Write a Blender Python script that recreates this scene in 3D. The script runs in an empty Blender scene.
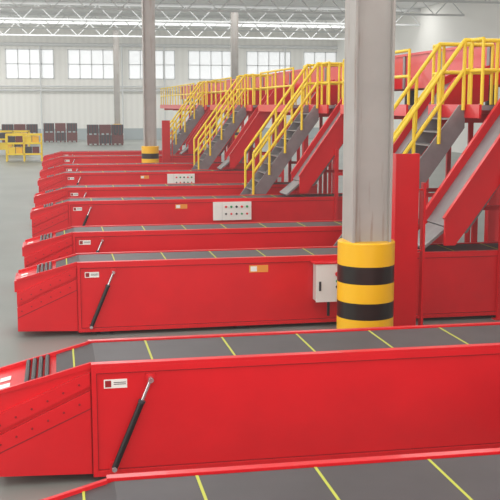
import bpy, bmesh, math, random
from mathutils import Vector, Matrix
random.seed(3)
S=bpy.context.scene
S.view_settings.view_transform='Standard'
S.view_settings.exposure=0.0

def srgb(r,g,b):
    f=lambda c:(c/255/12.92) if c/255<=0.04045 else ((c/255+0.055)/1.055)**2.4
    return (f(r),f(g),f(b),1)
def mat(name,col,rough=0.5,metal=0.0,noise=0.0,nscale=6.0,coat=0.0,emit=0.0,spec=0.5,bump=0.0):
    m=bpy.data.materials.new(name); m.use_nodes=True
    nt=m.node_tree; b=nt.nodes['Principled BSDF']
    b.inputs['Base Color'].default_value=col
    b.inputs['Roughness'].default_value=rough
    b.inputs['Metallic'].default_value=metal
    b.inputs['Specular IOR Level'].default_value=spec
    b.inputs['Coat Weight'].default_value=coat
    if emit>0:
        b.inputs['Emission Color'].default_value=col
        b.inputs['Emission Strength'].default_value=emit
    if noise>0 or bump>0:
        tc=nt.nodes.new('ShaderNodeTexCoord'); n=nt.nodes.new('ShaderNodeTexNoise')
        n.inputs['Scale'].default_value=nscale; n.inputs['Detail'].default_value=5
        nt.links.new(tc.outputs['Object'],n.inputs['Vector'])
        if noise>0:
            r=nt.nodes.new('ShaderNodeValToRGB')
            k=1-noise
            r.color_ramp.elements[0].position=0.3; r.color_ramp.elements[1].position=0.7
            r.color_ramp.elements[0].color=(col[0]*k,col[1]*k,col[2]*k,1)
            r.color_ramp.elements[1].color=col
            nt.links.new(n.outputs['Fac'],r.inputs['Fac']); nt.links.new(r.outputs['Color'],b.inputs['Base Color'])
        if bump>0:
            bp=nt.nodes.new('ShaderNodeBump'); bp.inputs['Strength'].default_value=bump
            nt.links.new(n.outputs['Fac'],bp.inputs['Height']); nt.links.new(bp.outputs['Normal'],b.inputs['Normal'])
    return m
RED=mat('red_paint',srgb(228,20,32),0.34,noise=0.12,nscale=1.8,coat=0.12)
RED2=mat('red_paint_seam',srgb(150,16,24),0.45)
BELT=mat('grey_belt',srgb(74,68,69),0.5,noise=0.2,nscale=3)
YLINE=mat('belt_line_yellow',srgb(190,192,70),0.6)
BLACK=mat('black_rubber',srgb(28,26,28),0.4)
STEEL=mat('bright_steel',srgb(205,205,208),0.25,metal=0.8)
WHITE=mat('label_white',srgb(240,238,232),0.5)
ORANGE=mat('label_orange',srgb(240,150,60),0.5)
GREYBOX=mat('box_grey',srgb(214,212,206),0.45)
YEL=mat('yellow_paint',srgb(250,216,50),0.4)
GUARDY=mat('guard_yellow',srgb(248,190,20),0.35)
GUARDK=mat('guard_black',srgb(34,26,24),0.3)
def colmat():
    m=mat('column_grey',srgb(178,173,168),0.6,noise=0.14,nscale=2)
    nt=m.node_tree; b=nt.nodes['Principled BSDF']
    src=b.inputs['Base Color'].links[0].from_socket
    tc=nt.nodes.new('ShaderNodeTexCoord'); mp=nt.nodes.new('ShaderNodeMapping'); mp.inputs['Scale'].default_value=(9,9,0.8)
    n=nt.nodes.new('ShaderNodeTexNoise'); n.inputs['Scale'].default_value=1.2; n.inputs['Detail'].default_value=6
    r=nt.nodes.new('ShaderNodeValToRGB'); r.color_ramp.elements[0].position=0.58; r.color_ramp.elements[1].position=0.75
    mx=nt.nodes.new('ShaderNodeMixRGB'); mx.inputs['Color2'].default_value=srgb(140,112,96)
    nt.links.new(tc.outputs['Object'],mp.inputs['Vector']); nt.links.new(mp.outputs[0],n.inputs['Vector'])
    nt.links.new(n.outputs['Fac'],r.inputs['Fac']); nt.links.new(r.outputs['Color'],mx.inputs['Fac'])
    nt.links.new(src,mx.inputs['Color1']); nt.links.new(mx.outputs[0],b.inputs['Base Color'])
    return m
COL=colmat()
GALV=mat('galvanised_grey',srgb(150,147,149),0.42,metal=0.3,noise=0.22,nscale=4)
DARK=mat('dark_frame',srgb(56,54,60),0.5)
BLUE=mat('button_green',srgb(40,150,80),0.4)
CARD=mat('crate_brown',srgb(120,56,52),0.7,noise=0.2)

class MB:
    def __init__(s): s.bm=bmesh.new(); s.m=[]
    def mi(s,m):
        if m not in s.m: s.m.append(m)
        return s.m.index(m)
    def box(s,x0,x1,y0,y1,z0,z1,m):
        s.prism([(x0,z0),(x1,z0),(x1,z1),(x0,z1)],y0,y1,m)
    def prism(s,prof,y0,y1,m):
        i=s.mi(m); a=[s.bm.verts.new((x,y0,z)) for x,z in prof]; b=[s.bm.verts.new((x,y1,z)) for x,z in prof]
        n=len(prof); fs=[s.bm.faces.new(a),s.bm.faces.new(b[::-1])]
        for k in range(n): fs.append(s.bm.faces.new((a[(k+1)%n],a[k],b[k],b[(k+1)%n])))
        for f in fs: f.material_index=i
    def cyl(s,p,q,r,m,n=10,r2=None,smooth=True):
        i=s.mi(m); p=Vector(p); q=Vector(q); d=q-p
        M=Matrix.Translation((p+q)/2)@d.to_track_quat('Z','Y').to_matrix().to_4x4()
        g=bmesh.ops.create_cone(s.bm,cap_ends=True,segments=n,radius1=r,radius2=r if r2 is None else r2,depth=d.length,matrix=M)
        for f in {f for v in g['verts'] for f in v.link_faces}:
            f.material_index=i
            if smooth and len(f.verts)==4: f.smooth=True
            if len(f.verts)>4:
                for e in f.edges: e.smooth=False
    def path(s,pts,r,m,n=8):
        for a,b in zip(pts,pts[1:]): s.cyl(a,b,r,m,n)
        i=s.mi(m)
        for a in pts[1:-1]:
            g=bmesh.ops.create_icosphere(s.bm,subdivisions=1,radius=r,matrix=Matrix.Translation(a))
            for f in {f for v in g['verts'] for f in v.link_faces}: f.material_index=i; f.smooth=True
    def mesh(s,name):
        bmesh.ops.recalc_face_normals(s.bm,faces=s.bm.faces[:])
        me=bpy.data.meshes.new(name); s.bm.to_mesh(me); s.bm.free()
        for m in s.m: me.materials.append(m)
        return me
def put(name,me,loc=(0,0,0),bevel=0.0):
    o=bpy.data.objects.new(name,me); o.location=loc; S.collection.objects.link(o)
    if bevel>0:
        b=o.modifiers.new('bevel','BEVEL'); b.width=bevel; b.segments=2; b.limit_method='ANGLE'; b.angle_limit=math.radians(40)
    return o

# ---------------- telescopic conveyor ----------------
W=0.86; L=7.4; ZB=0.055
def conveyor(variant):
    B=MB()
    B.prism([(0.80,ZB),(L,ZB),(L,0.985),(0.80,0.985)],0.0,W,RED)
    B.prism([(0.0,ZB+0.03),(0.80,ZB),(0.80,0.965),(0.50,0.89),(0.30,0.84),(0.0,0.77)],0.06,W-0.06,RED)
    for y0,y1 in ((0.02,0.06),(W-0.06,W-0.02)):
        B.prism([(0.0,0.46),(0.0,0.60),(0.70,0.90),(0.79,0.93),(0.79,0.82)],y0,y1,RED)
        B.prism([(0.0,0.10),(0.0,0.42),(0.79,0.78),(0.79,0.07)],y0,y1,RED)
    B.prism([(0.0,0.27),(0.0,0.28),(0.79,0.635),(0.79,0.625)],0.016,0.02,RED2)
    for k in range(6):
        t=k/5; x=0.06+0.64*t; z=0.535+0.30*t
        B.cyl((x,0.02,z),(x,0.010,z),0.009,RED2,8)
        B.cyl((x,0.02,z-0.165),(x,0.010,z-0.165),0.009,RED2,8)
    B.box(0.80,0.84,-0.02,0.0,ZB,0.985,RED)
    B.box(0.84,0.846,-0.004,0.0,ZB+0.058,0.925,RED2)
    B.box(0.84,L,-0.022,0.0,0.935,0.985,RED)
    B.box(0.84,L,-0.022,0.0,ZB,ZB+0.05,RED)
    B.box(0.84,L,-0.004,0.0,0.925,0.935,RED2)
    B.box(0.84,L,-0.004,0.0,ZB+0.05,ZB+0.058,RED2)
    for y0,y1 in ((-0.022,0.06),(W-0.05,W+0.01)):
        B.box(0.80,L,y0,y1,0.985,1.012,RED)
    for y0,y1 in ((0.04,0.075),(W-0.075,W-0.04)):
        B.prism([(0.0,0.77),(0.30,0.84),(0.50,0.89),(0.80,0.965),(0.80,1.012),(0.50,0.93),(0.30,0.88),(0.0,0.80)],y0,y1,RED)
    B.prism([(0.52,0.895),(0.80,0.966),(0.84,0.985),(L-0.1,0.985),(L-0.1,1.0),(0.84,1.0),(0.52,0.912)],0.078,W-0.068,BELT)
    x=1.30
    while x<L-0.3:
        B.box(x,x+0.018,0.08,W-0.07,1.0,1.0025,YLINE); x+=0.70
    B.prism([(0.66,0.948),(0.675,0.952),(0.675,0.958),(0.66,0.954)],0.08,W-0.07,YLINE)
    for k in range(4):
        xx=0.28+k*0.055
        B.cyl((xx,0.075,0.858+k*0.013),(xx,W-0.075,0.858+k*0.013),0.020,BLACK,10)
    B.box(-0.03,0.0,0.08,W-0.08,0.62,0.77,RED)
    B.prism([(0.05,0.7835),(0.14,0.805),(0.14,0.809),(0.05,0.7875)],0.12,0.30,WHITE)
    B.prism([(0.05,0.7835),(0.14,0.805),(0.14,0.809),(0.05,0.7875)],0.40,0.52,WHITE)
    B.box(0.90,1.09,-0.004,0.0,0.80,0.875,WHITE)
    B.box(0.91,0.96,-0.006,-0.004,0.81,0.865,RED2)
    B.box(0.98,1.08,-0.006,-0.004,0.83,0.836,DARK); B.box(0.98,1.08,-0.006,-0.004,0.845,0.851,DARK)
    if variant!='plain':
        B.box(3.15,3.42,-0.004,0.0,0.80,0.90,ORANGE)
        B.box(3.17,3.26,-0.006,-0.004,0.815,0.885,WHITE)
    a=Vector((0.97,-0.05,0.13)); b=Vector((1.28,-0.05,0.87)); d=b-a
    B.cyl(a,a+d*0.76,0.026,BLACK,12); B.cyl(a+d*0.76,b,0.014,STEEL,10)
    B.cyl(a+d*0.74,a+d*0.77,0.030,DARK,12)
    for p in (a,b):
        B.cyl(p+Vector((0,-0.035,0)),p+Vector((0,0.05,0)),0.022,STEEL,12)
        B.box(p.x-0.035,p.x+0.035,-0.03,0.0,p.z-0.045,p.z+0.045,RED)
    for xx in (1.1,3.0,5.0,6.9):
        for y0 in (0.08,W-0.2):
            B.box(xx,xx+0.12,y0,y0+0.12,0.012,ZB,DARK)
            B.box(xx-0.05,xx+0.17,y0-0.03,y0+0.15,0.0,0.012,DARK)
    if variant=='box':
        B.box(4.06,4.42,-0.22,-0.022,0.40,0.91,GREYBOX)
        B.box(4.05,4.43,-0.235,-0.22,0.39,0.92,WHITE)
        B.cyl((4.35,-0.235,0.78),(4.35,-0.275,0.78),0.032,RED,14)
        B.cyl((4.35,-0.235,0.68),(4.35,-0.255,0.68),0.02,BLUE,12)
        B.cyl((4.35,-0.235,0.60),(4.35,-0.255,0.60),0.02,BLACK,12)
        B.box(4.09,4.12,-0.25,-0.235,0.55,0.68,DARK)
        B.box(4.02,4.46,-0.25,0.0,0.925,0.945,RED)
        B.cyl((4.26,-0.12,0.40),(4.26,-0.12,0.17),0.02,BLACK)
    if variant=='panel':
        z=0.1
        B.box(4.00,4.84,-0.16,-0.022,0.45+z,0.84+z,GREYBOX)
        B.box(3.98,4.18,-0.175,-0.16,0.44+z,0.85+z,WHITE); B.box(4.19,4.85,-0.175,-0.16,0.44+z,0.85+z,WHITE)
        for k in range(5):
            B.cyl((4.27+k*0.12,-0.175,0.74+z),(4.27+k*0.12,-0.2,0.74+z),0.026,[RED,BLUE,BLACK,RED,BLUE][k],12)
            B.cyl((4.27+k*0.12,-0.175,0.58+z),(4.27+k*0.12,-0.2,0.58+z),0.022,[BLACK,RED,BLACK,BLUE,RED][k],12)
    return B.mesh('telescopic_belt_conveyor_'+variant)
me={v:conveyor(v) for v in ('plain','box','panel')}
ROWS=[(4.65,'plain'),(8.03,'plain'),(13.44,'box'),(16.7,'plain'),(22.2,'panel'),(25.9,'plain'),(31.6,'panel'),(35.8,'plain'),(41.8,'plain'),(46,'plain')]
for y,v in ROWS:
    put('telescopic_belt_conveyor',me[v],(-0.57,y,0),0.004)

# ---------------- sorting chute ----------------
CX=5.50
def chute():
    B=MB()
    B.prism([(0.0,1.34),(1.45,3.40),(2.0,3.62),(2.0,3.66),(1.43,3.44),(-0.03,1.37)],0.05,0.81,GALV)
    for y0,y1 in ((0.0,0.05),(0.81,0.86)):
        B.prism([(-0.06,1.10),(0.10,1.10),(1.55,3.02),(2.0,3.18),(2.0,3.78),(1.38,3.55),(-0.06,1.50)],y0,y1,RED)
        B.prism([(-0.06,1.47),(1.38,3.52),(2.0,3.75),(2.0,3.79),(1.37,3.57),(-0.08,1.50)],y0-0.02,y1+0.02,RED)
    B.prism([(-0.34,1.04),(-0.02,1.30),(-0.02,1.35),(-0.36,1.07)],0.08,0.78,GALV)
    for t in (0.25,0.5,0.75):
        x=1.45*t; z=1.375+2.06*t
        B.prism([(x,z),(x+0.03,z+0.043),(x+0.02,z+0.05),(x-0.01,z+0.007)],0.06,0.80,STEEL)
    for y in (0.10,0.70):
        B.prism([(0.2,1.26),(1.45,3.02),(1.55,3.02),(0.32,1.26)],y,y+0.06,GALV)
    for y in (-0.09,0.89):
        B.box(0.75,0.83,y,y+0.06,0.0,2.1,RED)
        B.box(1.62,1.70,y,y+0.06,0.0,3.2,RED)
        B.box(0.70,0.88,y-0.04,y+0.10,0.0,0.015,RED)
        B.box(1.57,1.75,y-0.04,y+0.10,0.0,0.015,RED)
        B.box(0.83,1.62,y,y+0.05,1.5,1.57,RED)
    return B.mesh('sorting_chute')
mc=chute()
for y,v in ROWS: put('sorting_chute',mc,(CX,y,0),0.0)

# ---------------- stairs ----------------
def stair():
    B=MB(); run=2.3; rise=3.1; n=15; w=1.0
    for y0 in (0.0,w-0.03):
        B.prism([(0.0,0.0),(0.30,0.0),(run+0.0,rise-0.36),(run,rise),(run-0.10,rise),(0.0,0.16)],y0,y0+0.03,GALV)
    for k in range(1,n):
        z=rise*k/n; x=run*(k-0.5)/n
        B.box(x-0.02,x+0.22,0.03,w-0.03,z-0.025,z,GALV)
    def zr(x,f): return 0.12+f+(rise-0.12-0.02*f)*((x-0.08)/(run-0.13))
    xs=0.66
    for y in (-0.03,w+0.03):
        for f in (1.02,0.55):
            B.path([Vector((xs,y,zr(xs,f))),Vector((run-0.05,y,rise+f*0.98)),Vector((run+0.9,y,rise+f*0.98))],0.034,YEL)
        for t in (xs/run,0.46,0.63,0.81,0.98):
            x=run*t
            B.cyl((x,y,rise*t-0.02),(x,y,zr(x,1.02)),0.031,YEL,8)
        for x in (run+0.5,run+0.9):
            B.cyl((x,y,rise+0.005),(x,y,rise+1.0),0.031,YEL,8)
    return B.mesh('staircase')
ms=stair()
STAIRS=[6.3,15.0,24.0,33.6,43.4]
for y in STAIRS: put('staircase',ms,(4.05,y,0))

# ---------------- mezzanine ----------------
B=MB()
y0,y1=1.0,62.0
cuts=sorted([(r-0.12,r+1.0) for r,_ in ROWS])
cur=y0
for a,b in cuts+[(y1,y1)]:
    B.box(6.38,7.4,cur,a,3.02,3.095,GALV)
    B.box(6.34,6.38,cur,a,2.90,3.11,RED)
    cur=b
B.box(7.4,7.44,y0,y1,2.85,3.02,RED)
B.box(7.44,9.6,y0,y1,2.95,3.05,GALV)
B.box(9.6,9.66,y0,y1,2.85,3.1,RED)
y=2.9
while y<y1:
    for x in (7.3,9.45):
        B.box(x,x+0.14,y,y+0.14,0,2.95,RED)
        B.box(x-0.06,x+0.2,y-0.06,y+0.2,0,0.02,RED)
    B.box(6.4,9.6,y,y+0.1,2.80,2.95,RED)
    y+=4.4
occ=sorted(cuts+[(s-0.03,s+1.03) for s in STAIRS])
cur=y0
for a,b in occ+[(y1,y1)]:
    if a-cur>0.4:
        for h in (1.0,0.53): B.cyl((6.4,cur+0.05,3.095+h),(6.4,a-0.05,3.095+h),0.03,YEL,8)
        n=max(1,round((a-cur)/1.3))
        for k in range(n+1):
            yy=cur+0.05+(a-cur-0.1)*k/n
            B.cyl((6.4,yy,3.09),(6.4,yy,4.1),0.028,YEL,8)
    cur=max(cur,b)
for h in (1.0,0.53): B.cyl((9.62,y0,3.1+h),(9.62,y1,3.1+h),0.03,YEL,8)
y=y0
while y<y1: B.cyl((9.62,y,3.1),(9.62,y,4.1),0.028,YEL,8); y+=1.5
put('mezzanine_platform',B.mesh('mezzanine_platform'))

B=MB()
B.box(7.22,7.30,y0,y1,3.45,4.15,RED); B.box(8.2,8.28,y0,y1,3.45,4.15,RED)
B.box(7.30,8.2,y0,y1,3.75,3.85,BELT)
B.box(7.18,7.34,y0,y1,4.15,4.20,RED); B.box(8.16,8.32,y0,y1,4.15,4.20,RED)
y=1.4
while y<y1:
    B.box(7.24,7.34,y,y+0.1,3.055,3.45,DARK); B.box(8.16,8.26,y,y+0.1,3.055,3.45,DARK)
    B.box(7.19,7.22,y,y+0.12,3.45,4.15,GALV)
    y+=2.2
put('sorting_line_conveyor',B.mesh('sorting_line_conveyor'),(0.35,0,0))

# ---------------- columns ----------------
def column(h=9.6):
    B=MB(); w=0.24
    B.box(-w,-w+0.03,-0.22,0.22,0.02,h,COL); B.box(w-0.03,w,-0.22,0.22,0.02,h,COL)
    B.box(-w+0.03,w-0.03,-0.14,-0.11,0.02,h,COL)
    B.box(-w+0.03,w-0.03,0.09,0.12,0.02,h,COL)
    B.box(-0.33,0.33,-0.33,0.33,0,0.02,COL)
    e=[0.02,0.20,0.38,0.56,0.76,0.99,1.20,1.47]
    for k in range(7):
        B.cyl((0,0,e[k]),(0,0,e[k+1]),0.345,GUARDK if k%2 else GUARDY,48)
    B.cyl((0,0,1.47),(0,0,1.485),0.345,GUARDY,48,r2=0.33)
    return B.mesh('steel_column')
mcol=column()
for x,y in ((3.65,11.5),(3.67,40.0),(5.2,87),(12.4,70),(12.5,40),(-10,11.5),(-10,40),(-10,68.5)):
    put('steel_column',mcol,(x,y,0))
B=MB()
h=0.16
B.box(-h,h,-0.02,0.0,0.015,2.48,RED)
B.box(-h,-h+0.02,0.0,0.16,0.015,2.48,RED); B.box(h-0.02,h,0.0,0.16,0.015,2.48,RED)
B.box(h+0.07,h+0.10,-0.02,0.10,0.015,2.1,RED)
for z in (0.3,1.2,2.0): B.box(-h+0.02,h+0.10,0.02,0.10,z,z+0.02,RED)
B.box(-0.22,0.32,-0.1,0.24,0,0.015,RED)
mp=B.mesh('red_channel_post')
put('red_channel_post',mp,(4.44,12.3,0),0.004); put('red_channel_post',mp,(4.40,40.8,0),0.004)

# ---------------- distant stock ----------------
B=MB()
for x in (0,0.95,1.9):
    for y in (0,1.0): B.box(x,x+0.09,y,y+0.09,0,1.5,YEL)
for z in (0.35,0.95,1.42):
    B.box(0,1.99,0,0.06,z,z+0.1,YEL); B.box(0,1.99,1.03,1.09,z,z+0.1,YEL)
for z in (0.45,1.05):
    B.box(0.09,1.9,0.06,1.03,z-0.02,z,GALV)
    for j,x in enumerate((0.15,0.55,1.05,1.45)): B.box(x,x+0.36,0.1,0.9,z,z+0.33,[YEL,GUARDY,DARK,CARD][(j+int(z*2))%4])
mr=B.mesh('storage_rack')
put('storage_rack',mr,(-2.75,57,0))
put('storage_rack',mr,(-3.6,64,0))
B=MB()
for i in range(3):
    for j in range(2):
        x=i*0.95; z=j*0.8
        B.box(x,x+0.88,0,1.1,z+0.12,z+0.78,DARK if (i+j)%2 else CARD)
        for k in (0.02,0.38,0.74): B.box(x+k,x+k+0.12,0,1.1,z,z+0.12,CARD)
        for k in range(4): B.box(x+0.05+k*0.22,x+0.1+k*0.22,-0.02,0,z+0.14,z+0.76,CARD)
mk=B.mesh('crate_stack')
put('crate_stack',mk,(2.4,79,0)); put('crate_stack',mk,(-4.2,82,0)); put('crate_stack',mk,(-1.0,86,0))

# ---------------- room ----------------
def wallmat(name,c1,c2,scale):
    m=bpy.data.materials.new(name); m.use_nodes=True; nt=m.node_tree; b=nt.nodes['Principled BSDF']
    tc=nt.nodes.new('ShaderNodeTexCoord'); w=nt.nodes.new('ShaderNodeTexWave'); w.inputs['Scale'].default_value=scale
    w.bands_direction='X'
    r=nt.nodes.new('ShaderNodeValToRGB'); r.color_ramp.elements[0].color=c1; r.color_ramp.elements[1].color=c2
    nt.links.new(tc.outputs['Object'],w.inputs['Vector']); nt.links.new(w.outputs['Fac'],r.inputs['Fac']); nt.links.new(r.outputs['Color'],b.inputs['Base Color'])
    b.inputs['Roughness'].default_value=0.7
    return m
WALL=wallmat('wall_panel',srgb(230,229,224),srgb(236,235,230),0.6)
CEIL=mat('ceiling_sheet',srgb(236,236,236),0.7)
FLOOR=mat('floor_epoxy',srgb(142,147,141),0.4,noise=0.16,nscale=0.5)
WIN=mat('window_glow',(0.96,0.98,1,1),0.3,emit=0.35)
TRUSS=mat('truss_white',srgb(208,210,210),0.5)
X0,X1,Y0,Y1,H=-18,26,-10,92,10
def obj(name,f,bev=0):
    B=MB(); f(B); return put(name,B.mesh(name),(0,0,0),bev)
obj('floor',lambda B:B.box(X0,X1,Y0,Y1,-0.1,0,FLOOR))
obj('ceiling',lambda B:B.box(X0,X1,Y0,Y1,H,H+0.1,CEIL))
obj('wall_back',lambda B:B.box(X0,X1,Y1,Y1+0.2,0,H,WALL))
obj('wall_front',lambda B:B.box(X0,X1,Y0-0.2,Y0,0,H,WALL))
obj('wall_left',lambda B:B.box(X0-0.2,X0,Y0,Y1,0,H,WALL))
obj('wall_right',lambda B:B.box(X1,X1+0.2,Y0,Y1,0,H,WALL))
obj('baseboard_back',lambda B:B.box(X0,X1,Y1-0.04,Y1,0,1.0,mat('dado',srgb(170,180,182),0.6)))
n=1
for zz in (5.4,):
  x=-15
  while x<24:
    def f(B):
        B.box(x,x+4.2,Y1-0.05,Y1-0.02,zz,zz+2.6,WIN)
        for k in range(5): B.box(x+k*1.03,x+k*1.03+0.08,Y1-0.1,Y1-0.05,zz,zz+2.6,TRUSS)
        for k in (0,1.26,2.52): B.box(x,x+4.2,Y1-0.1,Y1-0.05,zz+k,zz+k+0.08,TRUSS)
    obj('window_%d'%n,f); n+=1; x+=5.4
def pip(B):
    for z,r in ((4.4,0.09),(4.75,0.06),(8.4,0.14)):
        B.cyl((X0,Y1-0.3,z),(X1,Y1-0.3,z),r,TRUSS,10)
    for x in (-6.5,-1.2,6.0,9.8,16,21): B.cyl((x,Y1-0.3,0),(x,Y1-0.3,8.4),0.07,TRUSS,10)
obj('overhead_pipes',pip)
def tr(B):
    y=6
    while y<90:
        B.box(X0,X1,y,y+0.15,9.75,9.95,TRUSS); B.box(X0,X1,y,y+0.12,8.75,8.87,TRUSS)
        x=X0
        while x<X1-1:
            B.cyl((x,y+0.06,8.8),(x+1,y+0.06,9.8),0.03,TRUSS,6); B.cyl((x+1,y+0.06,9.8),(x+2,y+0.06,8.8),0.03,TRUSS,6); x+=2
        y+=8
obj('roof_truss',tr)

def area(name,loc,rot,sx,sy,L,col=(1,1,1)):
    l=bpy.data.lights.new(name,'AREA'); l.shape='RECTANGLE'; l.size=sx; l.size_y=sy; l.energy=L*math.pi*sx*sy; l.color=col
    o=bpy.data.objects.new(name,l); o.location=loc; o.rotation_euler=rot; S.collection.objects.link(o)
for x in (-9,1.5,12): area('ceiling_fill',(x,24,9.97),(0,0,0),3.0,62,3.4,(1,1,1))  # area lamps added to light the hall; the ceiling is a closed sheet
area('ceiling_fill',(4,84,9.97),(0,0,0),42,4,4.0,(1,0.995,0.98))  # added lamp that brightens the back wall, not a roof opening
area('ceiling_fill',(4,68,9.97),(0,0,0),42,3,3.6,(1,0.995,0.98))  # second added lamp for the far end and back wall
area('front_fill_light',(3,-9.7,5.5),(math.radians(90),0,0),26,7,2.3,(1,0.99,0.97))  # fill lamp added behind the camera for the front faces; no window there
area('left_fill_light',(-17.8,41,5.5),(math.radians(90),0,math.radians(-90)),98,6,2.5,(1.0,0.99,0.97))  # added side fill, run long to brighten the back wall; left wall is windowless

w=bpy.data.worlds.new('World'); S.world=w; w.use_nodes=True
nt=w.node_tree
nt.nodes['Background'].inputs[0].default_value=(0.9,0.95,1,1); nt.nodes['Background'].inputs[1].default_value=1.0
k=0.0010
ab=nt.nodes.new('ShaderNodeVolumeAbsorption'); ab.inputs['Color'].default_value=(0,0,0,1); ab.inputs['Density'].default_value=k
em=nt.nodes.new('ShaderNodeEmission'); em.inputs['Color'].default_value=(1,0.985,0.97,1); em.inputs['Strength'].default_value=k*1.1  # glow added to the air imitates the washed-out haze over distant parts
ad=nt.nodes.new('ShaderNodeAddShader')
nt.links.new(ab.outputs[0],ad.inputs[0]); nt.links.new(em.outputs[0],ad.inputs[1])
nt.links.new(ad.outputs[0],nt.nodes['World Output'].inputs['Volume'])

cam=bpy.data.cameras.new('camera'); co=bpy.data.objects.new('camera',cam); S.collection.objects.link(co)
cam.sensor_width=36; cam.lens=72; cam.clip_end=300
co.location=(0,0,3.1)
p=math.radians(8.25); ps=math.radians(10.92)
d=Vector((math.sin(ps)*math.cos(p),math.cos(ps)*math.cos(p),-math.sin(p)))
co.rotation_euler=d.to_track_quat('-Z','Y').to_euler()
S.camera=co
